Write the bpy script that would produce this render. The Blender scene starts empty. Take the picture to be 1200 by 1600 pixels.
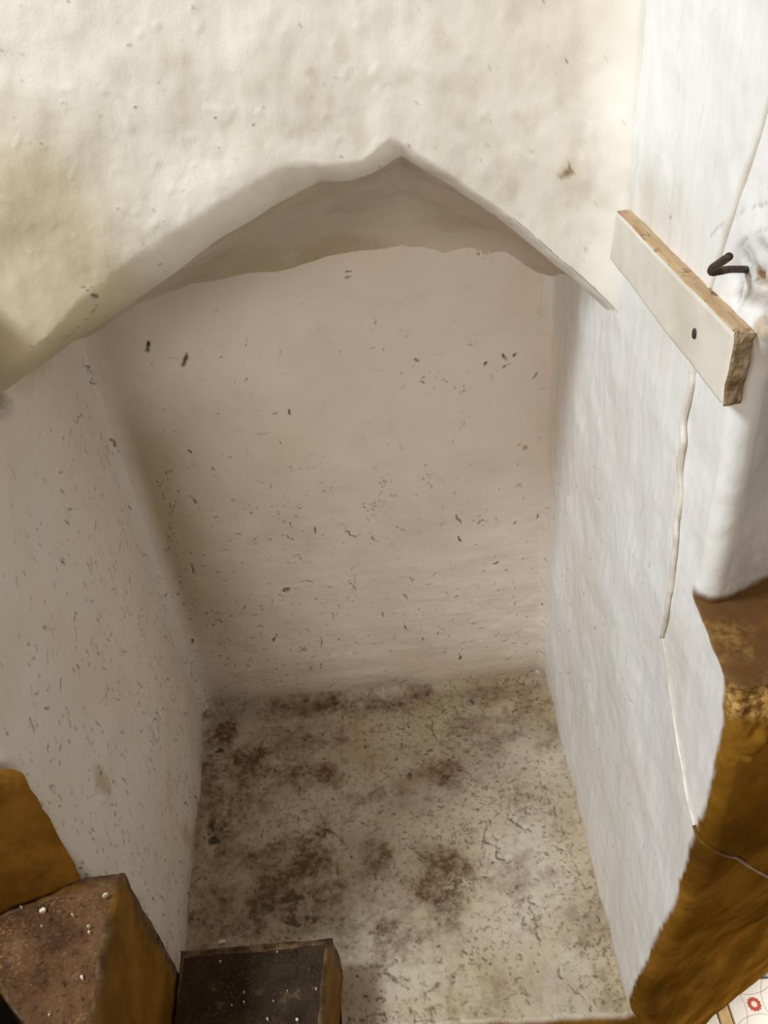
import bpy, math, random
import numpy as np
from mathutils import Matrix, Vector

random.seed(7)
rng = np.random.default_rng(7)
C = bpy.context.scene.collection
U = 1.3                       # metres per unit of the working frame (eye height above the niche floor)

# ------------------------------------------------------------------ camera
F, CX, CY = 1300.0, 600.0, 800.0
dn = np.array([213.0, 1746.0, F]); dn /= np.linalg.norm(dn)
fy = np.array([-60.0, -961.0, F]); fy /= np.linalg.norm(fy); fy -= fy.dot(dn) * dn; fy /= np.linalg.norm(fy)
RM = np.array([np.cross(fy, -dn), fy, -dn])
cam = bpy.data.cameras.new('camera'); cam.sensor_fit = 'HORIZONTAL'; cam.sensor_width = 36.0
cam.lens = 36.0 * F / 1200.0; cam.clip_start = 0.01
camo = bpy.data.objects.new('camera', cam); C.objects.link(camo)
M = np.eye(4); M[:3, 0] = RM[:, 0]; M[:3, 1] = -RM[:, 1]; M[:3, 2] = -RM[:, 2]; M[:3, 3] = (0, 0, U)
camo.matrix_world = Matrix([list(map(float, r)) for r in M])
bpy.context.scene.camera = camo

# ------------------------------------------------------------------ light, world, exposure
vs = bpy.context.scene.view_settings
vs.view_transform = 'Standard'; vs.look = 'None'; vs.gamma = 1.0; vs.use_curve_mapping = False
vs.exposure = -0.03
w = bpy.data.worlds.new('world'); bpy.context.scene.world = w; w.use_nodes = True
w.node_tree.nodes['Background'].inputs[0].default_value = (1.0, 0.89, 0.77, 1)
w.node_tree.nodes['Background'].inputs[1].default_value = 0.26

def area(name, loc, to, size, size_y, energy, col):
    l = bpy.data.lights.new(name, 'AREA'); l.shape = 'RECTANGLE'; l.size = size; l.size_y = size_y
    l.energy = energy; l.color = col
    o = bpy.data.objects.new(name, l); C.objects.link(o)
    o.location = loc
    o.rotation_euler = (Vector(to) - Vector(loc)).to_track_quat('-Z', 'Y').to_euler()
    return o
area('window_light', (-1.36, 0.275, 2.43), (0.15, 0.85, 0.9), 0.34, 0.42, 45, (0.84, 0.93, 1.0))
area('room_light', (-1.3, -2.1, 2.1), (0.0, 0.8, 0.85), 1.2, 1.0, 33, (1.0, 0.92, 0.82))
area('tile_fill_light', (1.32, 1.00, 0.12), (0.52, 0.62, -0.39), 0.3, 0.3, 22, (1.0, 0.97, 0.92))  # added lamp out of view, put in to brighten the tiled corner

# ------------------------------------------------------------------ geometry helpers (unit frame)
H0 = np.array([0, 0, 1.0])
def ray(px, py): return RM @ np.array([px - CX, py - CY, F])
def on_z(px, py, z): r = ray(px, py); return H0 + (z - 1.0) / r[2] * r
def on_y(px, py, y): r = ray(px, py); return H0 + y / r[1] * r
def on_x(px, py, x): r = ray(px, py); return H0 + x / r[0] * r

def hsh(i, j, k, seed):
    n = (i.astype(np.int64) * 374761393 + j.astype(np.int64) * 668265263 + k.astype(np.int64) * 2147483647 + seed * 144665) & 0xFFFFFFFF
    n = ((n ^ (n >> 13)) * 1274126177) & 0xFFFFFFFF
    n = ((n ^ (n >> 16)) * 2246822519) & 0xFFFFFFFF
    return ((n ^ (n >> 15)) & 0xFFFFFF).astype(np.float32) / 8388607.5 - 1.0
def vnoise(x, y, z, seed=0):
    i, j, k = np.floor(x), np.floor(y), np.floor(z)
    u, v, t = (x - i).astype(np.float32), (y - j).astype(np.float32), (z - k).astype(np.float32)
    u = u * u * (3 - 2 * u); v = v * v * (3 - 2 * v); t = t * t * (3 - 2 * t)
    def c(a, b, d): return hsh(i + a, j + b, k + d, seed)
    x00 = c(0, 0, 0) * (1 - u) + c(1, 0, 0) * u; x10 = c(0, 1, 0) * (1 - u) + c(1, 1, 0) * u
    x01 = c(0, 0, 1) * (1 - u) + c(1, 0, 1) * u; x11 = c(0, 1, 1) * (1 - u) + c(1, 1, 1) * u
    return (x00 * (1 - v) + x10 * v) * (1 - t) + (x01 * (1 - v) + x11 * v) * t
ROT = np.array([[0.36, 0.48, -0.8], [-0.8, 0.60, 0.0], [0.48, 0.64, 0.60]])
def fbm(P, freq, octs=3, seed=0, gain=0.5):
    sc = np.broadcast_to(np.asarray(freq, float), (3,))
    s = 0; a = 1.0; tot = 0
    Q = np.asarray(P, float) * sc
    for o in range(octs):
        Q = Q @ ROT
        q = Q * 2.0 ** o
        s = s + a * vnoise(q[..., 0] + 17.3 * o, q[..., 1] + 5.1 * o, q[..., 2] + 9.7 * o, seed + o)
        tot += a; a *= gain
    return s / tot
def ss(a, b, x):
    t = np.clip((x - a) / (b - a), 0, 1); return t * t * (3 - 2 * t)
def fillet(d, r):
    d = np.clip(d, 0, r); return r - np.sqrt(np.maximum(r * r - (r - d) ** 2, 0))
def grid_normals(V):
    n = np.cross(np.gradient(V, axis=1), np.gradient(V, axis=0))
    return n / (np.linalg.norm(n, axis=2, keepdims=True) + 1e-12)

def grid_obj(name, V, mat, attrs=None, parent=None, flip=False, drop=None):
    attrs = dict(attrs or {})
    for k in ('speck', 'mould'):
        if k in attrs: attrs[k] = attrs[k] * ss(-0.45, 0.20, fbm(V, 170, 2, 400))
    nr, nc = V.shape[:2]
    me = bpy.data.meshes.new(name)
    idx = np.arange(nr * nc).reshape(nr, nc)
    q = np.stack([idx[:-1, :-1], idx[:-1, 1:], idx[1:, 1:], idx[1:, :-1]], -1).reshape(-1, 4)
    if drop is not None: q = q[~drop[:-1, :-1].reshape(-1)]
    if flip: q = q[:, ::-1]
    nf = len(q)
    me.vertices.add(nr * nc); me.vertices.foreach_set('co', (V * U).astype(np.float32).ravel())
    me.loops.add(nf * 4); me.loops.foreach_set('vertex_index', q.astype(np.int32).ravel())
    me.polygons.add(nf); me.polygons.foreach_set('loop_start', np.arange(0, nf * 4, 4, dtype=np.int32))
    me.polygons.foreach_set('use_smooth', np.ones(nf, dtype=bool))
    me.update(calc_edges=True)
    for k, a in (attrs or {}).items():
        at = me.attributes.new(k, 'FLOAT', 'POINT'); at.data.foreach_set('value', np.clip(a, -4, 4).astype(np.float32).ravel())
    me.materials.append(mat)
    o = bpy.data.objects.new(name, me); C.objects.link(o)
    if parent: o.parent = parent
    return o

def mesh_obj(name, verts, faces, mat, parent=None, smooth=False, mats=None, fm=None):
    me = bpy.data.meshes.new(name)
    me.from_pydata([tuple(float(c) * U for c in v) for v in verts], [], faces)
    for m in (mats or [mat]): me.materials.append(m)
    if fm: me.polygons.foreach_set('material_index', fm)
    if smooth: me.polygons.foreach_set('use_smooth', [True] * len(me.polygons))
    me.update()
    o = bpy.data.objects.new(name, me); C.objects.link(o)
    if parent: o.parent = parent
    return o

def thing(name, label, cat, loc=(0, 0, 0), group=None):
    o = bpy.data.objects.new(name, None); C.objects.link(o); o.empty_display_size = 0.05
    o.location = [c * U for c in loc]; tag(o, label, cat, group); return o
def tag(o, label, cat, group=None):
    o['label'] = label; o['category'] = cat
    if group: o['group'] = group
def keep(ch, par):                       # child keeps its world place under an Empty that is not at the origin
    ch.parent = par; ch.matrix_parent_inverse = Matrix.Translation(-Vector(par.location)); return ch

# marks (specks, scratches, stains) laid along a surface's own two coordinates A (columns) and B (rows)
class Sheet:
    def __init__(s, A, B):               # A, B: 2-D coordinate arrays, monotone along axis 1 and axis 0
        s.A, s.B = A, B; s.m = {}
        s.a1, s.b1 = np.median(A, 0), np.median(B, 1)
    def mask(s, k):
        if k not in s.m: s.m[k] = np.zeros(s.A.shape, np.float32)
        return s.m[k]
    def win(s, a0, a1, b0, b1):
        def rng_(arr, lo, hi):
            f = np.where((arr >= lo) & (arr <= hi))[0]
            return (f[0], f[-1] + 1) if len(f) else (0, 0)
        c0, c1 = rng_(s.a1, a0, a1); r0, r1 = rng_(s.b1, b0, b1)
        return slice(r0, r1), slice(c0, c1)
    def stroke(s, k, pts, wd, val=1.0, soft=0.6, add=False):
        m = s.mask(k)
        for (p, q) in zip(pts[:-1], pts[1:]):
            e = wd * 2.5
            R, K = s.win(min(p[0], q[0]) - e, max(p[0], q[0]) + e, min(p[1], q[1]) - e, max(p[1], q[1]) + e)
            a, b = s.A[R, K], s.B[R, K]
            if a.size == 0: continue
            da, db = q[0] - p[0], q[1] - p[1]; L = da * da + db * db + 1e-12
            t = np.clip(((a - p[0]) * da + (b - p[1]) * db) / L, 0, 1)
            d = np.hypot(a - p[0] - t * da, b - p[1] - t * db)
            v = val * (1 - ss(wd * (1 - soft), wd * (1 + soft), d))
            m[R, K] = np.maximum(m[R, K], v)
    def blob(s, k, a, b, ra, rb, val=1.0, rot=0.0, soft=1.0, jag=0.35, fr=60):
        m = s.mask(k); e = max(ra, rb) * 2.2
        R, K = s.win(a - e, a + e, b - e, b + e)
        x, y = s.A[R, K] - a, s.B[R, K] - b
        if x.size == 0: return
        c, sn = math.cos(rot), math.sin(rot)
        u, v = (x * c + y * sn) / ra, (-x * sn + y * c) / rb
        d = np.hypot(u, v)
        if jag:
            Pn = np.stack([s.A[R, K], s.B[R, K], np.zeros_like(x)], -1)
            d = d + jag * fbm(Pn, fr, 3, 77)
        m[R, K] = np.maximum(m[R, K], val * (1 - ss(1 - 0.8 * soft, 1 + 0.5 * soft, d)))

def scatter(sh, k, n, dens, a0, a1, b0, b1, lw, ang, ang_j, val=(0.5, 1.0), bend=0.5, seed=1, w=(0.0006, 0.0011)):
    r = np.random.default_rng(seed); made = 0; tries = 0
    while made < n and tries < n * 30:
        tries += 1
        a, b = r.uniform(a0, a1), r.uniform(b0, b1)
        if r.random() > dens(a, b): continue
        made += 1
        L = lw[0] * (lw[1] / lw[0]) ** (r.random() ** 2.2); th = ang + r.normal() * ang_j
        pts = [(a, b)]
        for i in range(3):
            th += r.normal() * bend * 0.6
            pts.append((pts[-1][0] + math.cos(th) * L / 3, pts[-1][1] + math.sin(th) * L / 3))
        sh.stroke(k, pts, 0.72 * r.uniform(*w), r.uniform(*val), 0.9)

# ------------------------------------------------------------------ materials
def lin(r, g, b):
    f = lambda c: (c / 255 / 12.92) if c / 255 <= 0.04045 else ((c / 255 + 0.055) / 1.055) ** 2.4
    return (f(r), f(g), f(b), 1.0)
class NT:
    def __init__(s, name):
        s.m = bpy.data.materials.new(name); s.m.use_nodes = True; s.t = s.m.node_tree
        s.b = s.t.nodes['Principled BSDF']; s.co = s.t.nodes.new('ShaderNodeTexCoord').outputs['Object']
    def n(s, typ, **kw):
        x = s.t.nodes.new(typ)
        for k, v in kw.items(): setattr(x, k, v)
        return x
    def link(s, a, b): s.t.links.new(a, b)
    def put(s, sock, v):
        if isinstance(v, bpy.types.NodeSocket): s.link(v, sock)
        else: sock.default_value = v
    def mapping(s, scale, rot=(0, 0, 0)):
        x = s.n('ShaderNodeMapping'); s.link(s.co, x.inputs[0]); x.inputs['Scale'].default_value = scale; x.inputs['Rotation'].default_value = rot
        return x.outputs[0]
    def noise(s, scale, detail=4, rough=0.55, vec=None, dist=0.0):
        x = s.n('ShaderNodeTexNoise'); s.link(vec or s.co, x.inputs['Vector'])
        x.inputs['Scale'].default_value = scale; x.inputs['Detail'].default_value = detail; x.inputs['Roughness'].default_value = rough
        x.inputs['Distortion'].default_value = dist
        return x.outputs['Fac']
    def ramp(s, fac, lo, hi, a=0.0, b=1.0):
        x = s.n('ShaderNodeMapRange'); x.interpolation_type = 'SMOOTHSTEP'; s.put(x.inputs[0], fac)
        for i, v in enumerate((lo, hi, a, b)): x.inputs[i + 1].default_value = v
        return x.outputs[0]
    def mix(s, fac, a, b):
        x = s.n('ShaderNodeMix', data_type='RGBA'); s.put(x.inputs[0], fac); s.put(x.inputs[6], a); s.put(x.inputs[7], b); return x.outputs[2]
    def math(s, op, a, b=0.0):
        x = s.n('ShaderNodeMath', operation=op); s.put(x.inputs[0], a); s.put(x.inputs[1], b); return x.outputs[0]
    def attr(s, k): return s.n('ShaderNodeAttribute', attribute_name=k).outputs['Fac']
    def bump(s, h, strength, dist, prev=None):
        x = s.n('ShaderNodeBump'); s.put(x.inputs['Height'], h); x.inputs['Strength'].default_value = strength; x.inputs['Distance'].default_value = dist
        if prev is not None: s.link(prev, x.inputs['Normal'])
        return x.outputs[0]

def ochre_colour(t):
    n1 = t.noise(14, 5, 0.6); n2 = t.noise(60, 4, 0.6)
    c = t.mix(t.ramp(n1, 0.35, 0.7), lin(112, 76, 20), lin(146, 102, 38))
    c = t.mix(t.ramp(t.noise(6, 5, 0.65), 0.50, 0.72, 0, 0.65), c, lin(74, 48, 16))
    return t.mix(t.ramp(n2, 0.58, 0.75, 0, 0.5), c, lin(96, 66, 28))

def plaster(name, base, warm, strokes, stroke_scale, rough=0.5, mott=0.0):
    """lime-washed plaster; masks on the mesh: speck, stain (brown), olive, ochre, bare (chipped earth)"""
    t = NT(name)
    c = t.mix(t.ramp(t.noise(5, 4, 0.55), 0.38, 0.68), base, warm)
    c = t.mix(t.ramp(t.noise(26, 4, 0.6), 0.56, 0.78, 0, 0.30), c, lin(205, 192, 172))
    c = t.mix(t.math('MULTIPLY', t.attr('olive'), 0.9), c, lin(178, 158, 112))
    c = t.mix(t.attr('ochre'), c, ochre_colour(t))
    if mott: c = t.mix(t.math('MULTIPLY', t.ramp(t.noise(95, 6, 0.75), 0.50, 0.64), t.ramp(t.noise(13, 4, 0.6), 0.36, 0.6, 0.15, mott)), c, lin(104, 88, 62))
    sn = t.ramp(t.noise(90, 4, 0.65), 0.25, 0.7, 0.55, 1.15)
    c = t.mix(t.math('MULTIPLY', t.attr('stain'), sn), c, lin(104, 74, 46))
    c = t.mix(t.attr('mould'), c, lin(78, 66, 44))
    c = t.mix(t.attr('speck'), c, lin(62, 50, 34))
    bare = t.mix(t.ramp(t.noise(120, 5, 0.7), 0.35, 0.68), lin(104, 70, 34), lin(206, 164, 96))
    c = t.mix(t.attr('bare'), c, bare)
    t.link(c, t.b.inputs['Base Color'])
    t.b.inputs['Roughness'].default_value = rough
    t.put(t.b.inputs['Specular IOR Level'], t.ramp(t.math('MAXIMUM', t.attr('ochre'), t.attr('bare')), 0, 1, 0.35, 0.0))
    h = t.bump(t.noise(1.0, 5, 0.6, t.mapping(stroke_scale, strokes)), 0.55, 0.0016)
    h = t.bump(t.noise(420, 3, 0.6), 0.25, 0.0005, h)
    h = t.bump(t.math('MULTIPLY', t.attr('speck'), -1.0), 0.6, 0.001, h)
    t.link(h, t.b.inputs['Normal'])
    return t.m

WHITE, WARM = lin(230, 222, 210), lin(222, 210, 194)
m_back = plaster('limewash_back', lin(234, 222, 210), lin(228, 214, 198), (0, 0, 0), (16, 16, 90), 0.55)
m_left = plaster('limewash_left', lin(236, 226, 215), lin(230, 218, 204), (0.35, 0, 0), (20, 110, 16), 0.5)
m_right = plaster('limewash_right', lin(234, 232, 228), lin(228, 223, 216), (-0.30, 0, 0), (20, 100, 16), 0.42)
m_front = plaster('limewash_front', lin(235, 229, 217), lin(228, 219, 204), (0, 0, 0), (45, 45, 28), 0.42)
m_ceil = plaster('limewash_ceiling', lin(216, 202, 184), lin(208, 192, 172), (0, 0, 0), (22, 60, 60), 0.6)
m_floor = plaster('limewash_floor', lin(206, 193, 172), lin(180, 161, 138), (0, 0, 0), (40, 40, 40), 0.75, 0.7)

def simple(name, fn, rough=0.6, bumps=(), spec=0.4):
    t = NT(name); c = fn(t)
    t.put(t.b.inputs['Base Color'], c); t.b.inputs['Roughness'].default_value = rough; t.b.inputs['Specular IOR Level'].default_value = spec
    h = None
    for (sc, st, di) in bumps: h = t.bump(t.noise(sc, 5, 0.65), st, di, h)
    if h is not None: t.link(h, t.b.inputs['Normal'])
    return t.m
m_ochre = simple('ochre_paint', ochre_colour, 0.5, [(30, 0.5, 0.003), (180, 0.3, 0.0008)], 0.12)

def tread_mat(name, dark, mid, light, grit):
    def fn(t):
        n = t.noise(16, 6, 0.7); g = t.noise(240, 4, 0.7)
        c = t.mix(t.ramp(n, 0.38, 0.64), dark, mid)
        c = t.mix(t.math('MULTIPLY', t.ramp(g, 0.5, 0.68), t.ramp(t.noise(9, 3, 0.6), 0.4, 0.65, 0.15, 1.0)), c, light)
        c = t.mix(t.ramp(t.noise(300, 2, 0.5), 0.70, 0.76, 0, grit), c, lin(196, 176, 140))
        c = t.mix(t.ramp(t.noise(32, 6, 0.75), 0.60, 0.70, 0, grit), c, lin(158, 128, 92))
        c = t.mix(t.ramp(t.noise(130, 5, 0.7), 0.56, 0.66, 0, 0.7), c, lin(44, 30, 20))
        return t.mix(t.attr('ochre'), c, ochre_colour(t))
    return simple(name, fn, 0.9, [(60, 0.6, 0.003), (330, 0.7, 0.0015)], 0.15)
def riser_mat(name, worn):
    def fn(t):
        b = t.mix(t.ramp(t.noise(50, 5, .7), .35, .65), worn, lin(120, 96, 70))
        return t.mix(t.attr('worn'), ochre_colour(t), b)
    return simple(name, fn, 0.5, [(30, 0.5, 0.003), (180, 0.35, 0.001)], 0.12)
m_riser_a = riser_mat('worn_riser', lin(74, 52, 36)); m_riser_b = riser_mat('dark_riser', lin(60, 46, 34))
m_tread_a = tread_mat('worn_tread', lin(76, 50, 31), lin(108, 78, 52), lin(176, 126, 74), 0.45)
m_tread_b = tread_mat('dark_tread', lin(46, 37, 26), lin(66, 52, 38), lin(86, 70, 48), 0.3)

# ------------------------------------------------------------------ setting: niche shell
XL, XR, YB, YF = -0.350, 0.186, 0.880, 0.660
def lumps(P, a1, a2, a3, f1=11, f2=34, f3=120, seed=3):
    return a1 * fbm(P, f1, 2, seed) + a2 * fbm(P, f2, 2, seed + 20) + a3 * fbm(P, f3, 2, seed + 40)
def structure(o): o['kind'] = 'structure'; return o
MR = np.random.default_rng(99)
def mark(sh, k, f, pts, wpx=1.6, val=1.0, soft=0.6, upx=0.00095):
    """a scratch or chip through pixel points of the surface: ragged path, uneven width"""
    for (p, q) in zip(pts[:-1], pts[1:]):
        L = math.hypot(q[0] - p[0], q[1] - p[1]); n = max(2, int(L / 3.5)); jit = min(1.3, 0.12 * L + 0.15 * wpx)
        prev = p
        for i in range(1, n + 1):
            c = (p[0] + (q[0] - p[0]) * i / n + (MR.normal() * jit if i < n else 0), p[1] + (q[1] - p[1]) * i / n + (MR.normal() * jit if i < n else 0))
            w_ = wpx * MR.uniform(0.55, 1.35)
            if L < 25 or MR.random() > 0.18: sh.stroke(k, [f(*prev), f(*c)], 0.5 * w_ * upx, val * MR.uniform(0.7, 1.0), soft)
            prev = c

# --- back wall
xs = np.arange(XL + 0.0075, XR + 0.012, 0.00135); zs = np.arange(-0.02, 0.735, 0.00145)
A, B = np.meshgrid(xs, zs)
P = np.stack([A, np.full_like(A, YB), B], -1)
sh = Sheet(A, B)
fb = lambda px, py: (lambda q: (q[0], q[2]))(on_y(px, py, YB))
y = YB - fillet(A - XL, 0.030) - fillet(XR - A, 0.014) 
y = y - lumps(P, 0.0050, 0.0016, 0.0004) * ss(0.004, 0.07, A - XL) - 0.0016 * ss(0.004, 0.05, A - XL) * fbm(P, (9, 9, 46), 3, 90) * ss(0.42, 0.22, B)
ridge = np.abs(A - (0.178 + 0.002 * fbm(P, (1, 1, 20), 2, 4)))
y = y - 0.0014 * (1 - ss(0.0, 0.006, ridge)) * ss(0.15, 0.3, B)
for pts, wd in [([(231, 536), (231, 547)], 5), ([(291, 553), (286, 570)], 4), ([(540, 434), (547, 433)], 3.2), ([(717, 1022), (718, 1030)], 2.4),
                ([(452, 641), (453, 648)], 2.2), ([(786, 555), (793, 564)], 2.6), ([(803, 556), (808, 552)], 2.4), ([(492, 825), (494, 833)], 2.4),
                ([(758, 572), (760, 568)], 2.2), ([(540, 425), (548, 424)], 1.2), ([(296, 775), (307, 786)], 2.0), ([(299, 881), (303, 895)], 2.2),
                ([(294, 703), (299, 707)], 1.8), ([(648, 562), (654, 566)], 2), ([(713, 805), (720, 817)], 2.4), ([(747, 818), (754, 812)], 2.2),
                ([(770, 882), (778, 879)], 2), ([(501, 1038), (502, 1046)], 2.6), ([(427, 1003), (432, 993)], 2.4), ([(336, 972), (346, 975)], 2),
                ([(402, 981), (411, 981)], 1.6), ([(545, 908), (555, 924)], 1.6), ([(330, 730), (334, 737)], 2), ([(540, 832), (556, 842)], 1.6),
                ([(300, 998), (301, 1003)], 3), ([(503, 1000), (502, 1012)], 1.6), ([(441, 836), (458, 844)], 1.6), ([(632, 972), (635, 984)], 1.8),
                ([(630, 930), (636, 938)], 1.6), ([(716, 838), (720, 845)], 1.8), ([(838, 810), (840, 803)], 1.4), ([(576, 836), (590, 848)], 1.6)]:
    mark(sh, 'speck', fb, pts, wd)
for pts in [[(735, 650), (720, 668), (709, 680), (707, 692)], [(500, 725), (480, 732), (440, 738)], [(548, 890), (556, 912), (545, 935), (530, 955), (520, 972)],
            [(276, 780), (268, 800), (264, 820), (262, 845)], [(602, 755), (592, 775), (580, 800)], [(690, 795), (690, 820), (694, 832)], [(400, 677), (420, 675)]]:
    mark(sh, 'speck', fb, pts, 0.9, 0.55)
for k, (px, py, n, sx, sy) in enumerate([(255, 757, 16, 14, 16), (268, 830, 14, 6, 30), (580, 795, 14, 14, 14), (600, 755, 9, 10, 16), (345, 1003, 12, 16, 12), (762, 392, 60, 22, 12),
                                         (440, 800, 20, 40, 20), (680, 600, 14, 40, 14), (470, 1010, 10, 10, 8), (700, 985, 10, 50, 30), (745, 815, 8, 30, 8), (430, 1060, 14, 30, 14)]):
    r = np.random.default_rng(100 + k)
    for i in range(n):
        x0, y0 = px + r.normal() * sx * 0.6, py + r.normal() * sy * 0.6; th = r.uniform(0, 6.28); L = r.uniform(1, 5)
        mark(sh, 'speck', fb, [(x0, y0), (x0 + L * math.cos(th), y0 + L * math.sin(th))], r.uniform(0.8, 1.5), r.uniform(0.5, 1))
scatter(sh, 'speck', 520, lambda a, b: 0.12 + 0.9 * ss(0.5, 0.12, b) * (0.45 + 0.55 * ss(0.1, -0.3, a)), XL, XR, 0.01, 0.62, (0.0015, 0.010), 0.4, 1.1, (0.35, 0.95), seed=5, w=(0.0006, 0.0013))
scatter(sh, 'speck', 420, lambda a, b: 0.3 + 0.7 * ss(0.45, 0.1, b), XL, XR, 0.01, 0.66, (0.004, 0.018), 0.0, 0.35, (0.06, 0.2), seed=8, w=(0.001, 0.002))
sh.mask('olive')[:] = 0.75 * ss(-0.19, -0.33, A + 0.03 * fbm(P, 9, 3, 5)) * ss(0.58, 0.45, B) * ss(0.06, 0.26, B) * ss(XL + 0.008, XL + 0.03, A) + 0.35 * ss(0.14, 0.0, B + 0.02 * fbm(P, 10, 3, 9))
sh.mask('stain')[:] = 0.40 * ss(0.045, 0.0, B + 0.018 * fbm(P, 16, 3, 6)) + 0.10 * ss(-0.25, -0.34, A) * ss(0.68, 0.6, B)
sh.blob('bare', *fb(447, 921), 0.006, 0.005, 0.9, jag=0.9, fr=300, soft=0.4)
sh.blob('bare', *fb(473, 1015), 0.006, 0.006, 0.5, jag=0.9, fr=300, soft=0.4)
sh.blob('bare', *fb(820, 698), 0.004, 0.004, 0.6, jag=0.5, fr=300)
y = y + 0.003 * np.clip(sh.m['speck'], 0, 1) ** 2
structure(grid_obj('wall_back', np.stack([A, y, B], -1), m_back, sh.m))

# --- left wall
ys = np.arange(0.36, YB - 0.0072, 0.00135); zs = np.arange(-0.02, 0.80, 0.00150)
A, B = np.meshgrid(ys, zs)
yfront = 0.424 + 0.20 * ss(0.62, 0.90, B)            # unseen near edge, leant back with height to let the window light in
A = yfront + (A - 0.36) * (YB - 0.0072 - yfront) / (YB - 0.0072 - 0.36)
P = np.stack([np.full_like(A, XL), A, B], -1)
sh = Sheet(A, B)
# columns lean: marks look up true A, so give the search windows slack
class Lean(Sheet):
    def win(s, a0, a1, b0, b1):
        R, _ = Sheet.win(s, -9, 9, b0, b1)
        if R.stop == 0: return R, slice(0, 0)
        ok = np.where(((s.A[R] >= a0) & (s.A[R] <= a1)).any(0))[0]
        return R, (slice(ok[0], ok[-1] + 1) if len(ok) else slice(0, 0))
sh = Lean(A, B)
def fl(px, py):
    xx = XL
    for _ in range(4):
        q = on_x(px, py, xx); xx = XL + 0.030 * np.clip((YB - q[1]) / 0.4, 0, 1) * ss(0.42, 0.0, q[2])
    return (q[1], q[2])
x = XL + fillet(YB - A, 0.030) + 0.030 * np.clip((YB - A) / 0.4, 0, 1) * ss(0.42, 0.0, B)
x = x + lumps(P, 0.0050, 0.0016, 0.0004, seed=3) * ss(0.004, 0.07, YB - A) - 0.030 * ss(0.035, 0.0, A - yfront) ** 2
for pts, wd in [([(167, 687), (172, 697)], 3.6), ([(172, 697), (178, 708)], 2.2), ([(126, 644), (119, 662)], 2.0), ([(108, 670), (106, 684)], 1.6), ([(127, 565), (140, 603)], 1.3),
                ([(129, 527), (131, 533)], 4), ([(92, 552), (94, 553)], 2), ([(243, 1118), (238, 1138), (240, 1155), (249, 1160), (247, 1140), (243, 1118)], 1.5),
                ([(160, 1202), (150, 1235)], 1.6), ([(168, 1210), (169, 1245)], 1.3), ([(300, 1228), (308, 1262), (312, 1285), (308, 1330), (302, 1375), (290, 1410)], 2.4),
                ([(282, 1405), (280, 1430)], 4), ([(294, 1232), (300, 1256)], 1.2), ([(118, 795), (105, 795)], 1.2), ([(122, 828), (124, 840)], 1.8)]:
    mark(sh, 'speck', fl, pts, wd, 0.9)
scatter(sh, 'speck', 900, lambda a, b: 0.10 + 0.9 * ss(0.62, 0.35, b), 0.43, YB - 0.01, 0.01, 0.66, (0.0015, 0.016), 1.45, 0.5, (0.5, 1.0), seed=15, w=(0.0008, 0.0015))
scatter(sh, 'speck', 300, lambda a, b: 0.5 + 0.5 * ss(0.6, 0.3, b), 0.43, YB - 0.01, 0.01, 0.66, (0.006, 0.026), 1.45, 0.35, (0.07, 0.25), seed=18, w=(0.001, 0.0022))
sh.blob('olive', *fl(160, 1222), 0.012, 0.022, 0.7, jag=0.4)
sh.blob('olive', *fl(296, 1320), 0.020, 0.060, 0.7, jag=0.4)
sh.blob('stain', *fl(5, 625), 0.020, 0.018, 0.55, jag=0.6)
sh.blob('olive', *fl(55, 560), 0.05, 0.02, 0.5, jag=0.5)
sh.mask('olive')[:] = np.maximum(sh.m['olive'], 0.15 * ss(0.3, 0.05, B))
sh.mask('stain')[:] = np.maximum(sh.m['stain'], 0.30 * ss(0.030, 0.0, B + 0.01 * fbm(P, 22, 3, 6)))
x = x - 0.004 * np.clip(sh.m['speck'], 0, 1) ** 2 + 0.003 * sh.m['olive'] * ss(0.12, 0.02, B)
structure(grid_obj('wall_left', np.stack([x, A, B], -1), m_left, sh.m, flip=True))
# the stair's side wall turning left from the niche, beyond the frame
zz = np.linspace(-0.35, 0.55, 60); tt = np.linspace(0, 1, 50)
T, Z = np.meshgrid(tt, zz)
Vx = XL - 0.027 - 0.55 * T; Vy = 0.436 + 0.02 * T + 0.0 * Z + 0.20 * ss(0.62, 0.90, Z)
Pq = np.stack([Vx, Vy, Z], -1); Pq[..., 1] += lumps(Pq, 0.004, 0.001, 0)
structure(grid_obj('wall_side', Pq, m_left, {'ochre': ss(0.50, 0.47, Z)}))

# --- right wall, its rounded near corner, the ochre dado below the ledge and the face turning right
zs = np.concatenate([np.arange(-0.33, 0.0, 0.0040), np.arange(0.0, 0.585, 0.0017), np.linspace(0.5852, 0.606, 30), np.arange(0.608, 1.14, 0.0021)])
zk = np.array([-0.33, -0.024, 0.10, 0.20, 0.30, 0.38, 0.45, 0.52, 0.555, 0.586]); yk = np.array([0.444, 0.404, 0.388, 0.372, 0.352, 0.341, 0.338, 0.336, 0.338, 0.346])
up = ss(0.587, 0.604, zs)
jit = 0.003 * fbm(np.stack([zs * 0, zs * 0, zs], -1), 22, 3, 31)
yb = np.interp(zs, zk, yk) + jit                               # where the white paint ends
yc = yb * (1 - up) + (0.408 - 0.026 * ss(0.775, 0.825, zs)) * up                                # where the flat of the wall ends
rr = 0.010 * (1 - up) + (0.010 + 0.010 * ss(0.76, 0.82, zs)) * up + 0.012 * ss(0.1, -0.05, zs)
ang = np.radians(np.interp(zs, [-0.33, 0.0, 0.3, 0.56, 0.588, 0.604, 0.64, 0.70, 0.78, 0.84, 1.2], [29, 27, 18, 6, 8, 18, 32, 44, 48, 35, 35]))
n1, n2, n3 = 330, 26, 90
t1 = np.linspace(0, 1, n1, endpoint=False)
Yw = (YB + 0.012) + (yc[:, None] - (YB + 0.012)) * t1[None]
X1 = np.full_like(Yw, XR)
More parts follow.
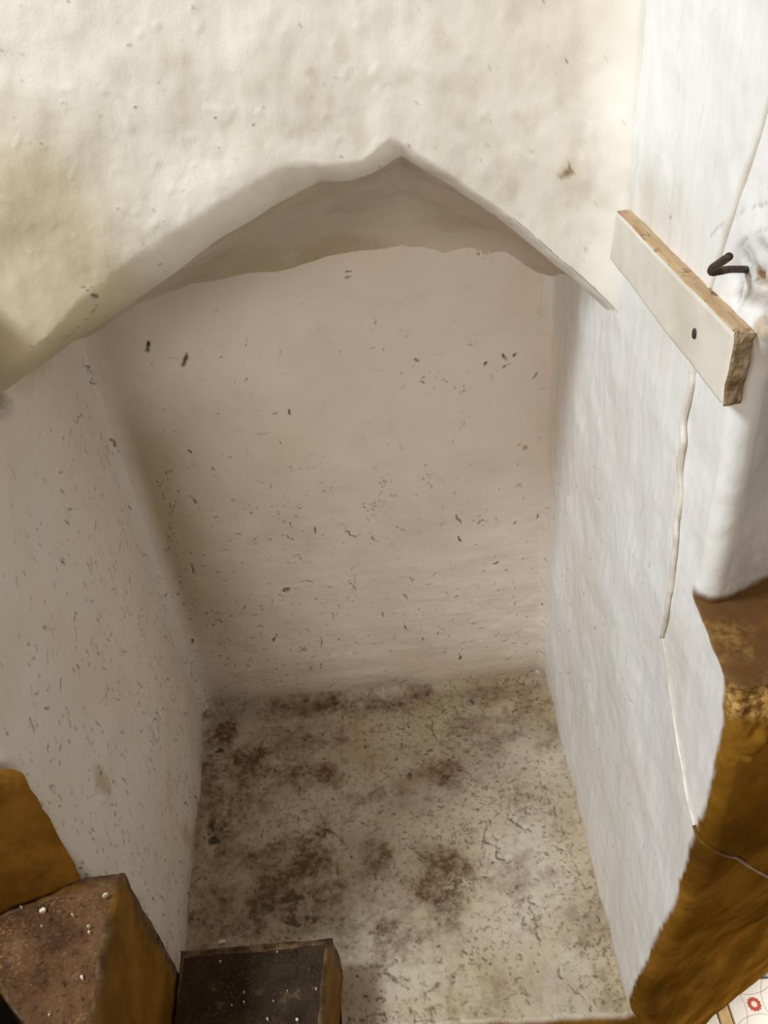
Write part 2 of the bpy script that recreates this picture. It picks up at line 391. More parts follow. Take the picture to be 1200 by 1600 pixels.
th = np.linspace(0, 1, n2, endpoint=False)[None] * (math.pi / 2 + ang)[:, None]
X2 = XR + rr[:, None] * (1 - np.cos(th)); Y2 = yc[:, None] - rr[:, None] * np.sin(th)
thE = math.pi / 2 + ang
xe, ye = XR + rr * (1 - np.cos(thE)), yc - rr * np.sin(thE)
t3 = np.linspace(0, 1, n3) ** 1.5 * 0.42
X3 = xe[:, None] + t3[None] * np.cos(ang)[:, None]; Y3 = ye[:, None] + t3[None] * np.sin(ang)[:, None]
X = np.concatenate([X1, X2, X3], 1); Y = np.concatenate([Yw, Y2, Y3], 1); Z = np.repeat(zs[:, None], X.shape[1], 1)
S = np.concatenate([Yw, yc[:, None] - np.linspace(0, 1, n2, endpoint=False)[None] * (rr * thE)[:, None], (yc - rr * thE)[:, None] - t3[None]], 1)   # unrolled distance
P = np.stack([X, Y, Z], -1)
sh = Lean(S, Z)
fr = lambda px, py: (lambda q: (q[1], q[2]))(on_x(px, py, XR))
face = ss(0.0, 0.03, yc[:, None] - S); fpaint = ss(-0.004, 0.004, yc[:, None] - S)
low = ss(0.613, 0.604, Z)
nose = fpaint * ss(0.505, 0.530, Z + 0.02 * fbm(P, 18, 2, 83)) * ss(0.592, 0.584, Z); top_l = fpaint * ss(0.582, 0.590, Z) * ss(0.615, 0.604, Z)                       # chipped nosing and the ledge top
N = grid_normals(P)
if N[200, 100, 0] > 0: N = -N
calm = 1 - 0.85 * ss(0.70, 0.74, Z) * ss(0.86, 0.82, Z) * ss(0.36, 0.39, S) * ss(0.68, 0.64, S)
d = calm * lumps(P, 0.0040, 0.0014, 0.0003, seed=23) + 0.0012 * fbm(P, (60, 60, 13), 3, 95) * (1 - face)
d = d - fillet(YB - Y, 0.014) * 0 + 0.0030 * fbm(P, (26, 26, 13), 3, 41) * face
d = d + face * nose * (0.010 * fbm(P, 38, 4, 51, 0.6) + 0.004 * np.abs(fbm(P, 90, 3, 52)) )
d = d + fillet(YB - Y, 0.014) * (1 - face)
# broken plaster beside the hook, flaked layers above it
N_R = N; hole = Lean(S, Z)
for px, py, ra, rb, v in [(1172, 432, 0.016, 0.013, 1), (1190, 470, 0.02, 0.016, 0.7), (1150, 445, 0.010, 0.016, 0.6), (1185, 410, 0.012, 0.01, 0.6)]:
    hole.blob('h', *fr(px, py), ra, rb, v, jag=0.8, fr=70)
hm = hole.m['h']
d = d - hm * (0.004 + 0.010 * np.abs(fbm(P, 70, 4, 61)))
sh.blob('bare', *fr(1174, 432), 0.005, 0.006, 0.9, jag=0.7, fr=200)
sh.blob('bare', *fr(1183, 446), 0.011, 0.010, 0.4, jag=0.9, fr=120)
sh.blob('bare', *fr(1186, 512), 0.009, 0.008, 0.6, jag=0.8, fr=120)
sh.mask('stain')[:] = 0.22 * hm
for pts, wd, v in [([(1106, 372), (1128, 352), (1152, 338), (1176, 325), (1198, 318)], 1.4, 0.4), ([(1150, 392), (1165, 374), (1184, 364), (1200, 358)], 1.4, 0.4),
                   ([(1146, 470), (1150, 440), (1158, 425)], 1.6, 0.6), ([(1168, 440), (1180, 432)], 3.5, 1.0), ([(1048, 302), (1046, 322), (1047, 345)], 0.9, 0.55),
                   ([(900, 757), (902, 772)], 1.6, 0.7), ([(885, 762), (884, 772)], 1.6, 0.8), ([(937, 774), (940, 782)], 2.0, 0.8), ([(1105, 940), (1120, 946)], 1, 0.4),
                   ([(888, 1042), (884, 1056)], 2.0, 0.7), ([(915, 918), (917, 910)], 1.8, 0.9), ([(921, 873), (924, 880)], 1.6, 0.8), ([(992, 862), (991, 880)], 1.0, 0.7),
                   ([(955, 1280), (956, 1290)], 1.3, 0.6), ([(928, 1120), (933, 1135)], 1.8, 0.5), ([(924, 465), (926, 470)], 1.6, 0.8), ([(935, 470), (938, 480)], 1.2, 0.6),
                   ([(893, 565), (894, 571)], 1.6, 0.7), ([(915, 840), (916, 848)], 1.8, 0.8), ([(905, 1100), (910, 1122)], 1.6, 0.5), ([(1060, 1180), (1063, 1200)], 1.0, 0.3)]:
    mark(sh, 'speck', fr, pts, wd, v)
scatter(sh, 'speck', 260, lambda a, b: ss(0.60, 0.3, b) * (0.25 + 0.75 * ss(0.5, 0.8, a)), 0.42, YB - 0.01, 0.01, 0.68, (0.002, 0.014), 1.9, 0.4, (0.25, 0.75), seed=25, w=(0.0007, 0.0013))
scatter(sh, 'speck', 500, lambda a, b: 0.6, 0.40, YB - 0.01, 0.01, 1.1, (0.008, 0.03), 1.75, 0.2, (0.04, 0.14), seed=28, w=(0.001, 0.002))
pale = 0.45 * ss(0.02, 0.0, np.abs(Z - (0.815 + (S - 0.55) * 0.0))) * ss(0.60, 0.65, S) * ss(0.85, 0.80, Z)
sh.mask('stain')[:] = np.maximum(sh.m['stain'], np.maximum(0.35 * pale * ss(-0.3, 0.6, fbm(P, 40, 3, 12)), 0.30 * ss(0.022, 0.0, Z + 0.01 * fbm(P, 22, 3, 6)) * (S > yb[:, None])))
for px, py, ra, rb, v in [(972, 322, .016, .012, .75), (1012, 312, .02, .03, .38), (1040, 330, .04, .02, .22), (988, 300, .012, .03, .3), (935, 30, .01, .04, .2)]:
    sh.blob('olive', *fr(px, py), ra, rb, v, jag=0.6)
edge = yb[:, None] + 0.006 * fbm(P, (30, 90, 60), 3, 71)
och = ss(0.003, -0.003, S - edge) * low
sh.m['ochre'] = np.maximum(och, fpaint * low)
sh.m['bare'] = np.maximum(sh.mask('bare'), nose * 0.9 * ss(-0.1, 0.45, fbm(P, 40, 4, 81) + 0.7 * ss(0.545, 0.580, Z) - 0.2))
sh.m['stain'] = np.maximum(sh.m['stain'], top_l * (1.1 + 0.3 * fbm(P, 40, 4, 86)))
sh.m['bare'] = np.maximum(sh.m['bare'], top_l * 0.35 * ss(0.0, 0.5, fbm(P, 30, 4, 87)))
sh.m['stain'] = np.maximum(sh.m['stain'], face * 0.55 * ss(0.655, 0.600, Z + 0.012 * fbm(P, 30, 3, 6)) * (Z > 0.585))
d = d - 0.0035 * np.clip(sh.m['speck'], 0, 1) ** 2
WR = P + N * d[..., None]
structure(grid_obj('wall_right', WR, m_right, sh.m))

# --- front wall above the arch (one swollen sheet rolled under) and the niche ceiling behind it
xs = np.arange(-0.46, XR + 0.010, 0.0019)
po = np.array([on_y(*p, YF) for p in [(-70, 640), (-20, 604), (30, 566), (85, 520), (125, 470), (200, 412), (235, 386), (300, 346), (350, 312), (420, 274), (460, 256), (525, 261), (566, 257), (596, 232), (612, 219),
                                      (640, 236), (700, 276), (760, 318), (800, 348), (840, 382), (870, 408), (905, 438), (950, 476), (985, 510)]])
pi_ = np.array([on_y(*p, 0.700) for p in [(-60, 668), (0, 610), (60, 572), (125, 527), (190, 484), (290, 410), (350, 366), (425, 322), (500, 281), (550, 279), (585, 266), (606, 254), (626, 238),
                                          (645, 250), (700, 284), (760, 326), (800, 356), (840, 388), (870, 414), (905, 445), (950, 482), (990, 518)]])
def interp_s(x, t):
    o = np.argsort(t[:, 0]); return np.interp(x, t[o, 0], t[o, 2])
zo, zi = interp_s(xs, po), interp_s(xs, pi_)
zo = zo + 0.0015 * fbm(np.stack([xs, xs * 0, xs * 0], -1), 45, 3, 21)
zi = np.minimum(zi, zo - 0.0005)
pc = np.array([on_y(*p, YB) for p in [(-20, 620), (130, 530), (220, 470), (300, 440), (430, 425), (545, 402), (620, 396), (700, 394), (790, 398), (862, 440), (900, 475)]])
zc = np.minimum(interp_s(xs, pc), zi - 0.02)
zt = 1.14
rows = []
nf, nr_, ncl = 190, 26, 110
for i in range(nf):                                   # face, from the top down to the turn of the edge
    t = i / nf
    zr = zt + (zo + 0.004 - zt) * t
    rows.append(np.stack([xs, YF + 0.0 * xs, zr], -1))
y0 = rows[-1][:, 1]
for i in range(nr_):                                  # rolled lip
    t = i / nr_; a = t * math.pi / 2
    rows.append(np.stack([xs, y0 + (0.700 - y0) * (1 - math.cos(a)) ** 0.9, (zo + 0.004) + (zi - zo - 0.004) * math.sin(a) ** 1.1], -1))
lip_end = len(rows)
for i in range(ncl + 1):                              # ceiling: a shallow vault running back and down
    t = i / ncl
    cy_, cz = 0.842 + 0.034 * ss(-0.12, 0.06, xs), zc + (0.62 - 0.12 * ss(-0.12, 0.06, xs)) * (zi - zc)
    yy = (1 - t) ** 2 * 0.700 + 2 * t * (1 - t) * cy_ + t * t * (YB + 0.004)
    zz = (1 - t) ** 2 * zi + 2 * t * (1 - t) * cz + t * t * (zc - 0.006)
    rows.append(np.stack([xs, np.full_like(xs, yy), zz], -1))
V = np.stack(rows, 0)
facew = np.repeat(1 - ss(lip_end - nr_ - 6, lip_end + 4, np.arange(V.shape[0], dtype=float))[:, None], V.shape[1], 1)
N = grid_normals(V)
if N[50, 100, 1] > 0: N = -N
d = (lumps(V, 0.0050, 0.0018, 0.0004, 10, 26, 80, seed=43) + 0.0008 * fbm(V, (60, 60, 40), 2, 93)) * (0.5 + 0.5 * facew)
d = d + 0.0004 * ss(0.45, 0.9, fbm(V, 120, 1, 57)) * facew
lipband = np.exp(-((V[..., 2] - zo[None] - 0.012) / 0.02) ** 2) * facew
d = d + 0.002 * lipband * fbm(V, (18, 18, 18), 2, 65)
V2 = V + N * d[..., None]
V2[..., 1] -= fillet(XR - V[..., 0], 0.036) * facew
A, B = V[:lip_end + 1, :, 0], V[:lip_end + 1, :, 2]
class FaceSheet(Sheet):
    def win(s, a0, a1, b0, b1):
        _, K = Sheet.win(s, a0, a1, -9, 9)
        if K.stop == 0: return slice(0, 0), K
        ok = np.where(((s.B[:, K] >= b0) & (s.B[:, K] <= b1)).any(1))[0]
        return (slice(ok[0], ok[-1] + 1) if len(ok) else slice(0, 0)), K
sh = FaceSheet(A, B)
ff = lambda px, py: (lambda q: (q[0], q[2]))(on_y(px, py, YF))
for pts, wd, v in [([(143, 462), (149, 465)], 3.6, 1), ([(124, 447), (136, 454), (160, 444)], 1.0, 0.6), ([(95, 541), (112, 523), (130, 505), (146, 490), (150, 478)], 1.0, 0.6),
                   ([(222, 373), (226, 386)], 0.9, 0.5), ([(240, 420), (256, 416)], 1.4, 0.5), ([(52, 545), (44, 540)], 1.4, 0.5), ([(410, 165), (414, 174)], 0.9, 0.4),
                   ([(680, 228), (681, 230)], 1.6, 0.7), ([(745, 248), (770, 262)], 0.8, 0.4), ([(775, 345), (785, 360)], 1.2, 0.5), ([(808, 337), (820, 337)], 1.0, 0.5)]:
    mark(sh, 'speck', ff, pts, wd, v, upx=0.00085)
scatter(sh, 'speck', 160, lambda a, b: 0.5, -0.26, XR, 0.72, 1.05, (0.001, 0.003), 0.5, 1.5, (0.2, 0.7), seed=35, w=(0.0006, 0.0011))
for i in range(70):
    r = np.random.default_rng(300 + i); px, py = r.uniform(250, 950), r.uniform(0, 330)
    sh.blob('olive', *ff(px, py), r.uniform(.004, .010), r.uniform(.006, .015), r.uniform(.08, .26), jag=0.5, fr=90)
for i in range(26):
    r = np.random.default_rng(500 + i); px, py = r.uniform(690, 960), r.uniform(150, 330)
    sh.blob('stain', *ff(px, py), r.uniform(.006, .014), r.uniform(.006, .016), r.uniform(.03, .12), jag=0.5, fr=90)
for px, py, a_, b_ in [(886, 268, .0045, .0035), (878, 273, .004, .0022), (889, 260, .0016, .005)]: sh.blob('bare', *ff(px, py), a_, b_, 0.7, jag=0.7, fr=200, soft=0.4)
sh.blob('olive', *ff(886, 268), 0.008, 0.008, 0.5, jag=0.7, fr=120)
sh.mask('olive')[:] = np.maximum(sh.m['olive'], 0.68 * ss(-0.14, -0.25, A + 0.03 * fbm(V[:lip_end + 1], 8, 3, 3)) * ss(0.95, 0.84, B))
Vf = V2[:lip_end + 1]
structure(grid_obj('wall_front', Vf, m_front, sh.m))
Vc = V2[lip_end - 1:]
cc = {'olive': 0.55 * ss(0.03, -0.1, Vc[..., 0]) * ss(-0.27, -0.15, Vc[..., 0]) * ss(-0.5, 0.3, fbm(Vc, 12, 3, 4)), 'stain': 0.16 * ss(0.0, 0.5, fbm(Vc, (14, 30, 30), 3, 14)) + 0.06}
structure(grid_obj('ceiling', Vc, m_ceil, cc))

# --- niche floor
xs = np.arange(XL - 0.012, XR + 0.012, 0.00135); nv = 400
yfr = np.where(xs < -0.131, 0.448, np.interp(xs, [-0.131, -0.05, 0.05, 0.12, 0.187], [0.405, 0.4045, 0.4005, 0.398, 0.396]))
yfr = yfr + 0.003 * fbm(np.stack([xs, xs * 0, xs * 0], -1), 40, 3, 2)
tv = np.linspace(0, 1, nv)
A = np.repeat(xs[None], nv, 0); Yg = (YB + 0.01) + (yfr[None] - YB - 0.01) * tv[:, None]
P = np.stack([A, Yg, np.zeros_like(A)], -1)
class FloorSheet(Sheet):
    def win(s, a0, a1, b0, b1):
        _, K = Sheet.win(s, a0, a1, -9, 9)
        if K.stop == 0: return slice(0, 0), K
        ok = np.where(((s.B[:, K] >= b0) & (s.B[:, K] <= b1)).any(1))[0]
        return (slice(ok[0], ok[-1] + 1) if len(ok) else slice(0, 0)), K
sh = FloorSheet(A, Yg)
fz = lambda px, py: (lambda q: (q[0], q[1]))(on_z(px, py, 0))
z = fillet(YB - Yg - 0.001, 0.012) + fillet(A - XL - 0.003, 0.010) + fillet(XR - A - 0.001, 0.007) + 0.014 * ss(0.034, 0.004, np.hypot(YB - Yg, A - XL))
rim = ss(0.002, 0.06, np.minimum.reduce([YB - Yg, A - XL - 0.012, XR - A]))
z = z + lumps(P, 0.0045, 0.0022, 0.0009, 9, 30, 90, seed=63) * rim
def ell(px, py, rx, ry, v, k='stain', jag=0.7, soft=1.0, rot=0, fr=40):
    a, b = fz(px, py); sx = abs(fz(px + 5, py)[0] - fz(px - 5, py)[0]) / 10; sy = abs(fz(px, py + 5)[1] - fz(px, py - 5)[1]) / 10
    sh.blob(k, a, b, rx * sx, ry * sy, v, rot, soft, jag, fr)
for e in [(492, 1345, 40, 42, .95), (440, 1405, 62, 48, .8), (500, 1410, 45, 45, .85), (400, 1440, 55, 26, .6), (338, 1400, 45, 60, .5), (690, 1372, 56, 60, .8), (700, 1420, 38, 40, .6),
          (692, 1205, 52, 22, .65), (486, 1214, 44, 22, .75), (345, 1150, 32, 34, .8), (372, 1195, 44, 40, .62), (352, 1275, 36, 50, .6), (330, 1230, 22, 90, .5), (602, 1450, 26, 16, .7),
          (450, 1160, 70, 30, .35), (590, 1330, 26, 26, .5), (560, 1250, 50, 40, .22), (450, 1110, 110, 16, .5), (610, 1100, 90, 16, .45), (740, 1090, 90, 14, .4), (640, 1250, 60, 30, .25), (630, 1480, 60, 40, .25),
          (430, 1350, 50, 40, .3), (330, 1450, 40, 30, .5), (760, 1180, 70, 50, .28), (840, 1130, 40, 40, .35), (700, 1480, 60, 40, .3), (545, 1490, 40, 30, .3), (860, 1540, 80, 40, .15)]:
    ell(*e)
for e in [(500, 1300, 10, 6, .9), (455, 1405, 20, 9, .8), (470, 1440, 34, 9, .9), (415, 1420, 14, 8, .7), (395, 1425, 10, 6, .7), (525, 1360, 5, 20, .6), (342, 1172, 7, 5, 1), (330, 1290, 6, 8, 1), (335, 1314, 10, 7, 1),
          (352, 1198, 5, 4, .9), (366, 1190, 4, 4, .9), (735, 1097, 6, 5, .9), (640, 1210, 4, 12, .8), (600, 1335, 10, 14, .7), (700, 1420, 7, 7, .7), (812, 1497, 5, 5, .7), (686, 1498, 7, 4, .8)]:
    ell(*e, k='mould', jag=0.9, soft=0.5, fr=130)
for pts, wd, v in [([(495, 1296), (515, 1297), (530, 1306), (538, 1320)], 2.2, .8), ([(655, 1396), (700, 1382), (760, 1370)], 2.4, .8), ([(765, 1280), (757, 1300), (758, 1318), (775, 1322), (776, 1340), (792, 1350), (808, 1338)], 2.6, .9),
                   ([(792, 1276), (808, 1290), (830, 1300)], 2.8, .95), ([(826, 1405), (836, 1440), (846, 1480)], 2.4, .85), ([(845, 1220), (860, 1255)], 3, .8), ([(866, 1260), (868, 1280)], 2, .8),
                   ([(665, 1130), (680, 1150), (690, 1160)], 3, .8), ([(675, 1125), (677, 1140)], 2.5, .8), ([(888, 1540), (915, 1562)], 1.6, .7), ([(925, 1500), (932, 1528)], 1.2, .6), ([(820, 1545), (828, 1570)], 2.4, .8),
                   ([(780, 1565), (820, 1545)], 1.6, .7), ([(325, 1455), (345, 1435), (365, 1425)], 1.8, .6), ([(430, 1375), (465, 1330), (480, 1305)], 1.4, .5), ([(600, 1520), (620, 1530)], 3, .9), ([(610, 1528), (640, 1545)], 2, .8),
                   ([(655, 1560), (680, 1545)], 1.6, .7), ([(878, 1290), (890, 1330), (905, 1365), (918, 1400)], 2.2, .6), ([(468, 1228), (466, 1242)], 1.6, .9), ([(640, 1195), (642, 1215)], 2.2, .8), ([(560, 1108), (620, 1092)], 1.4, .5)]:
    mark(sh, 'mould', fz, pts, wd, v, soft=0.8, upx=0.00088)
xr, yr = (XL, XR), (0.40, YB)
dn_ = fbm(P, 11, 3, 101)
def fl_d(a, b):
    i = int((YB + 0.01 - b) / (YB + 0.01 - 0.42) * (nv - 1)); j = int((a - xs[0]) / 0.00135)
    return float(np.clip((0.25 + 0.75 * ss(0.64, 0.42, b)) * (0.45 + 0.55 * ss(-0.25, 0.05, a)) * (0.08 + 1.0 * ss(-0.05, 0.35, dn_[min(max(i, 0), nv - 1), min(max(j, 0), len(xs) - 1)])), 0, 1))
scatter(sh, 'mould', 2000, fl_d, *xr, *yr, (0.0012, 0.012), 1.0, 1.4, (0.35, 0.9), bend=1.2, seed=45, w=(0.0006, 0.0016))
scatter(sh, 'mould', 300, lambda a, b: 1.0, *xr, *yr, (0.001, 0.006), 1.0, 1.4, (0.4, 0.95), bend=1.0, seed=48, w=(0.0007, 0.0018))
sh.mask('olive')[:] = np.clip(0.16 + 0.5 * fbm(P, 12, 4, 201), 0, 1)
sh.m['stain'] = np.clip(sh.m['stain'] * (0.9 + 1.3 * fbm(P, 60, 4, 211, 0.7)) + 0.42 * ss(-0.05, 0.40, fbm(P, 24, 5, 207, 0.7)) + 0.12 * ss(0.1, -0.3, A) + 0.08 * ss(0.5, 0.85, Yg), 0, 1)
sh.m['mould'] = np.maximum(sh.m['mould'], 0.5 * ss(0.22, 0.5, fbm(P, 150, 3, 209, 0.6)) * ss(-0.1, 0.3, dn_) * (0.3 + 0.7 * ss(0.66, 0.45, Yg)))
z = z - 0.002 * np.clip(sh.m['mould'], 0, 1) + 0.0012 * sh.m['stain']
Vfl = np.stack([A, Yg, z], -1)
# rounded lip and ochre front of the slab
lip = []
zl = Vfl[-1, :, 2]
for i in range(1, 40):
    t = i / 39
    if t < 0.35:
        a = t / 0.35 * math.pi / 2; lip.append(np.stack([xs, yfr - 0.010 * math.sin(a), zl - 0.010 * (1 - math.cos(a))], -1))
    else:
        lip.append(np.stack([xs, yfr - 0.010 + 0.004 * fbm(np.stack([xs, xs * 0, xs * 0 + t], -1), 20, 2, 3), zl - 0.010 - (t - 0.35) * 0.46], -1))
lip = np.stack(lip, 0)
Vall = np.concatenate([Vfl, lip], 0)
at = {k: np.concatenate([v, np.zeros(lip.shape[:2])], 0) for k, v in sh.m.items()}
at['ochre'] = np.concatenate([np.zeros(Yg.shape), np.repeat(ss(1, 7, np.arange(lip.shape[0]) * 1.0)[:, None], lip.shape[1], 1)], 0)
structure(grid_obj('floor', Vall, m_floor, at))

# ------------------------------------------------------------------ tiled floor far below
ZT = -0.30
ta, tb = on_z(1135, 1567, ZT), on_z(1146, 1600, ZT)
e1 = (tb - ta) / np.linalg.norm(tb - ta); e2 = np.array([-e1[1], e1[0], 0.0])
if e2[0] < 0: e2 = -e2
g0 = on_z(1186, 1527, ZT); u_g = float((g0 - ta) @ e1)         # the grey border crosses here
def fn_under(t): return t.mix(t.ramp(t.noise(20, 4), 0.4, 0.6), lin(150, 140, 125), lin(128, 118, 104))
m_under = simple('mortar', fn_under, 0.9)
tile_floor = structure(mesh_obj('floor', [(-1.6, -1.4, ZT - .008), (1.6, -1.4, ZT - .008), (1.6, 1.3, ZT - .008), (-1.6, 1.3, ZT - .008),
                       (-1.6, -1.4, ZT - .05), (1.6, -1.4, ZT - .05), (1.6, 1.3, ZT - .05), (-1.6, 1.3, ZT - .05)],
                       [(0, 1, 2, 3), (7, 6, 5, 4), (0, 4, 5, 1), (1, 5, 6, 2), (2, 6, 7, 3), (3, 7, 4, 0)], m_under))
def tile_material():
    t = NT('flowered_tile')
    sep = t.n('ShaderNodeSeparateXYZ'); t.link(t.co, sep.inputs[0]); x, y = sep.outputs[0], sep.outputs[1]
    r = t.math('SQRT', t.math('ADD', t.math('MULTIPLY', x, x), t.math('MULTIPLY', y, y)))
    th = t.math('ARCTAN2', y, x)
    pet = t.math('ADD', t.math('MULTIPLY', t.math('COSINE', t.math('MULTIPLY', th, 12.0)), 0.0009), r)
    R = 0.0125
    ring = t.math('MULTIPLY', t.ramp(pet, 0.0046, 0.0056), t.ramp(pet, R - 0.001, R, 1, 0))
    c = t.mix(t.ramp(t.noise(40, 4), 0.45, 0.7, 0, .35), lin(238, 234, 226), lin(214, 210, 202))
    for (cx, cy, rad) in [(0.085, 0.0, 0.068), (-0.085, 0.0, 0.068), (0.0, 0.085, 0.068), (0.0, -0.085, 0.068)]:
        dx, dy = t.math('SUBTRACT', x, cx), t.math('SUBTRACT', y, cy)
        dd = t.math('SQRT', t.math('ADD', t.math('MULTIPLY', dx, dx), t.math('MULTIPLY', dy, dy)))
        ln = t.ramp(t.math('ABSOLUTE', t.math('SUBTRACT', dd, rad)), 0.0003, 0.0011, 0.6, 0)
        c = t.mix(ln, c, lin(128, 124, 118))
    c = t.mix(ring, c, lin(186, 84, 66))
    t.link(c, t.b.inputs['Base Color']); t.b.inputs['Roughness'].default_value = 0.3
    return t.m
m_tile = tile_material()
m_cream = simple('cream_border', lambda t: t.mix(t.ramp(t.noise(60, 4), .4, .6), lin(214, 184, 132), lin(200, 168, 118)), 0.4)
m_gran = simple('grey_border', lambda t: t.mix(t.ramp(t.noise(260, 3, .7), .42, .58), lin(200, 196, 184), lin(104, 100, 90)), 0.4)
fc = on_z(1178.5, 1569, ZT)
def tile_piece(name, u0, u1, v0, v1, mat, centre=None):
    """a floor piece between u (along the cream strip) and v (across it), measured from ta"""
    c = centre if centre is not None else ta + e1 * (u0 + u1) / 2 + e2 * (v0 + v1) / 2
    b = 0.0012; vs_ = []
    for (zz, i) in ((ZT - .008, 0), (ZT - b, 0), (ZT, b)):
        for (uu, vv) in ((u0 + i, v0 + i), (u1 - i, v0 + i), (u1 - i, v1 - i), (u0 + i, v1 - i)):
            p = ta + e1 * uu + e2 * vv; vs_.append((p[0] - c[0], p[1] - c[1], zz - c[2]))
    fs = [(8, 9, 10, 11)] + [(4 * k + i, 4 * k + (i + 1) % 4, 4 * k + 4 + (i + 1) % 4, 4 * k + 4 + i) for k in (0, 1) for i in range(4)]
    if np.cross(e1, e2)[2] < 0: fs = [f[::-1] for f in fs]
    o = mesh_obj(name, vs_, fs, mat, tile_floor); o.location = [float(k) * U for k in c]; return o
TS = 0.31
sw = abs(float((on_z(1121, 1585, ZT) - ta) @ e2))
tile_piece('tile', u_g + .002, u_g + TS, .002, TS, m_tile, fc)
tile_piece('border_strip', u_g + .002, u_g + TS, -sw + .001, 0.0, m_cream)
tile_piece('tile', u_g + .002, u_g + TS, -sw - TS, -sw - .001, m_tile)
tile_piece('border_strip', u_g - .045, u_g, -sw - TS, TS, m_gran)

# ------------------------------------------------------------------ stairs
def vec_noise(P, amp, f, seed):
    return np.stack([amp * fbm(P, f, 3, seed + 7 * i) for i in range(3)], -1)
def step(label, quad, z0, z1, mat, r=0.012, n=110, seed=1, worn=0.004, rough=0.0035, rmat=None, back=None):
    q = [np.array(p, float) for p in quad]                     # counter-clockwise
    root = thing('stair_step', label, 'step', (float(sum(p[0] for p in q)) / 4, float(sum(p[1] for p in q)) / 4, z0))
    cen = sum(q) / 4
    ins = [p + (cen - p) / np.linalg.norm(cen - p) * r * 1.3 for p in q]
    s_, t_ = np.meshgrid(np.linspace(0, 1, n), np.linspace(0, 1, n))
    G = sum(w_[..., None] * p for w_, p in zip(((1 - s_) * (1 - t_), s_ * (1 - t_), s_ * t_, (1 - s_) * t_), ins))
    T = np.concatenate([G, np.full((n, n, 1), z1)], -1)
    def finish(P):
        Q = P + vec_noise(P, worn, 9, seed) + vec_noise(P, rough * .5, 45, seed + 50)
        return Q
    Tt = finish(T); Tt[..., 2] += 0.0012 * fbm(T, 120, 3, seed + 90)
    edge = np.minimum.reduce([s_, 1 - s_, t_, 1 - t_])
    e = {'ochre': 0 * edge}
    keep(grid_obj('tread', Tt, mat, e), root)
    loop = []
    for i in range(4):
        a, b = ins[i], ins[(i + 1) % 4]; k = n if True else 0
        for j in range(k - 1): loop.append((a + (b - a) * j / (k - 1), q[i] + (q[(i + 1) % 4] - q[i]) * j / (k - 1)))
    loop.append(loop[0])
    I = np.array([l[0] for l in loop]); O = np.array([l[1] for l in loop])
    rows = []
    for a in np.linspace(0, math.pi / 2, 8): rows.append(np.concatenate([I + (O - I) * math.sin(a), np.full((len(I), 1), z1 - r * (1 - math.cos(a)))], 1))
    for zz in np.linspace(z1 - r, z0, 46)[1:]: rows.append(np.concatenate([O, np.full((len(I), 1), zz)], 1))
    Rr = finish(np.stack(rows, 0))
    wn = ss(-0.007, -0.001, Rr[..., 2] - z1 + 0.004 * fbm(Rr, 60, 3, seed + 3)) * 0.9
    if back is not None: wn = np.maximum(wn, ss(back - 0.014, back - 0.006, np.stack(rows, 0)[..., 1]))
    keep(grid_obj('riser', Rr, rmat or m_ochre, {'worn': wn}, flip=True), root)
    return root

p3 = lambda px, py, z: on_z(px, py, z)[:2]
b0 = (-0.334, 0.433)
step('ochre painted top block of the stair against the left niche wall, showing only its riser',
     [b0, (-0.70, 0.430), (-0.76, 0.255), (-0.336 - 0.11, 0.433 - 0.045)], -0.2, 0.463, m_ochre, r=0.016, seed=11, n=90, worn=0.006, rough=0.007)
step('worn earthy brown wedge shaped step with an ochre riser, below the ochre block',
     [(-0.297, 0.434), (-0.333, 0.434), (-0.436, 0.390), (-0.287, 0.215)], -0.28, 0.30, m_tread_a, seed=21, n=140, rough=0.006, rmat=m_riser_a, back=0.434)
step('dark brown lowest step with a narrow ochre riser, in front of the niche floor',
     [(-0.128, 0.457), (-0.296, 0.456), (-0.285, 0.20), (-0.150, 0.20)], -0.29, 0.10, m_tread_b, r=0.010, seed=31, n=140, worn=0.0025, rough=0.005, rmat=m_riser_b, back=0.456)

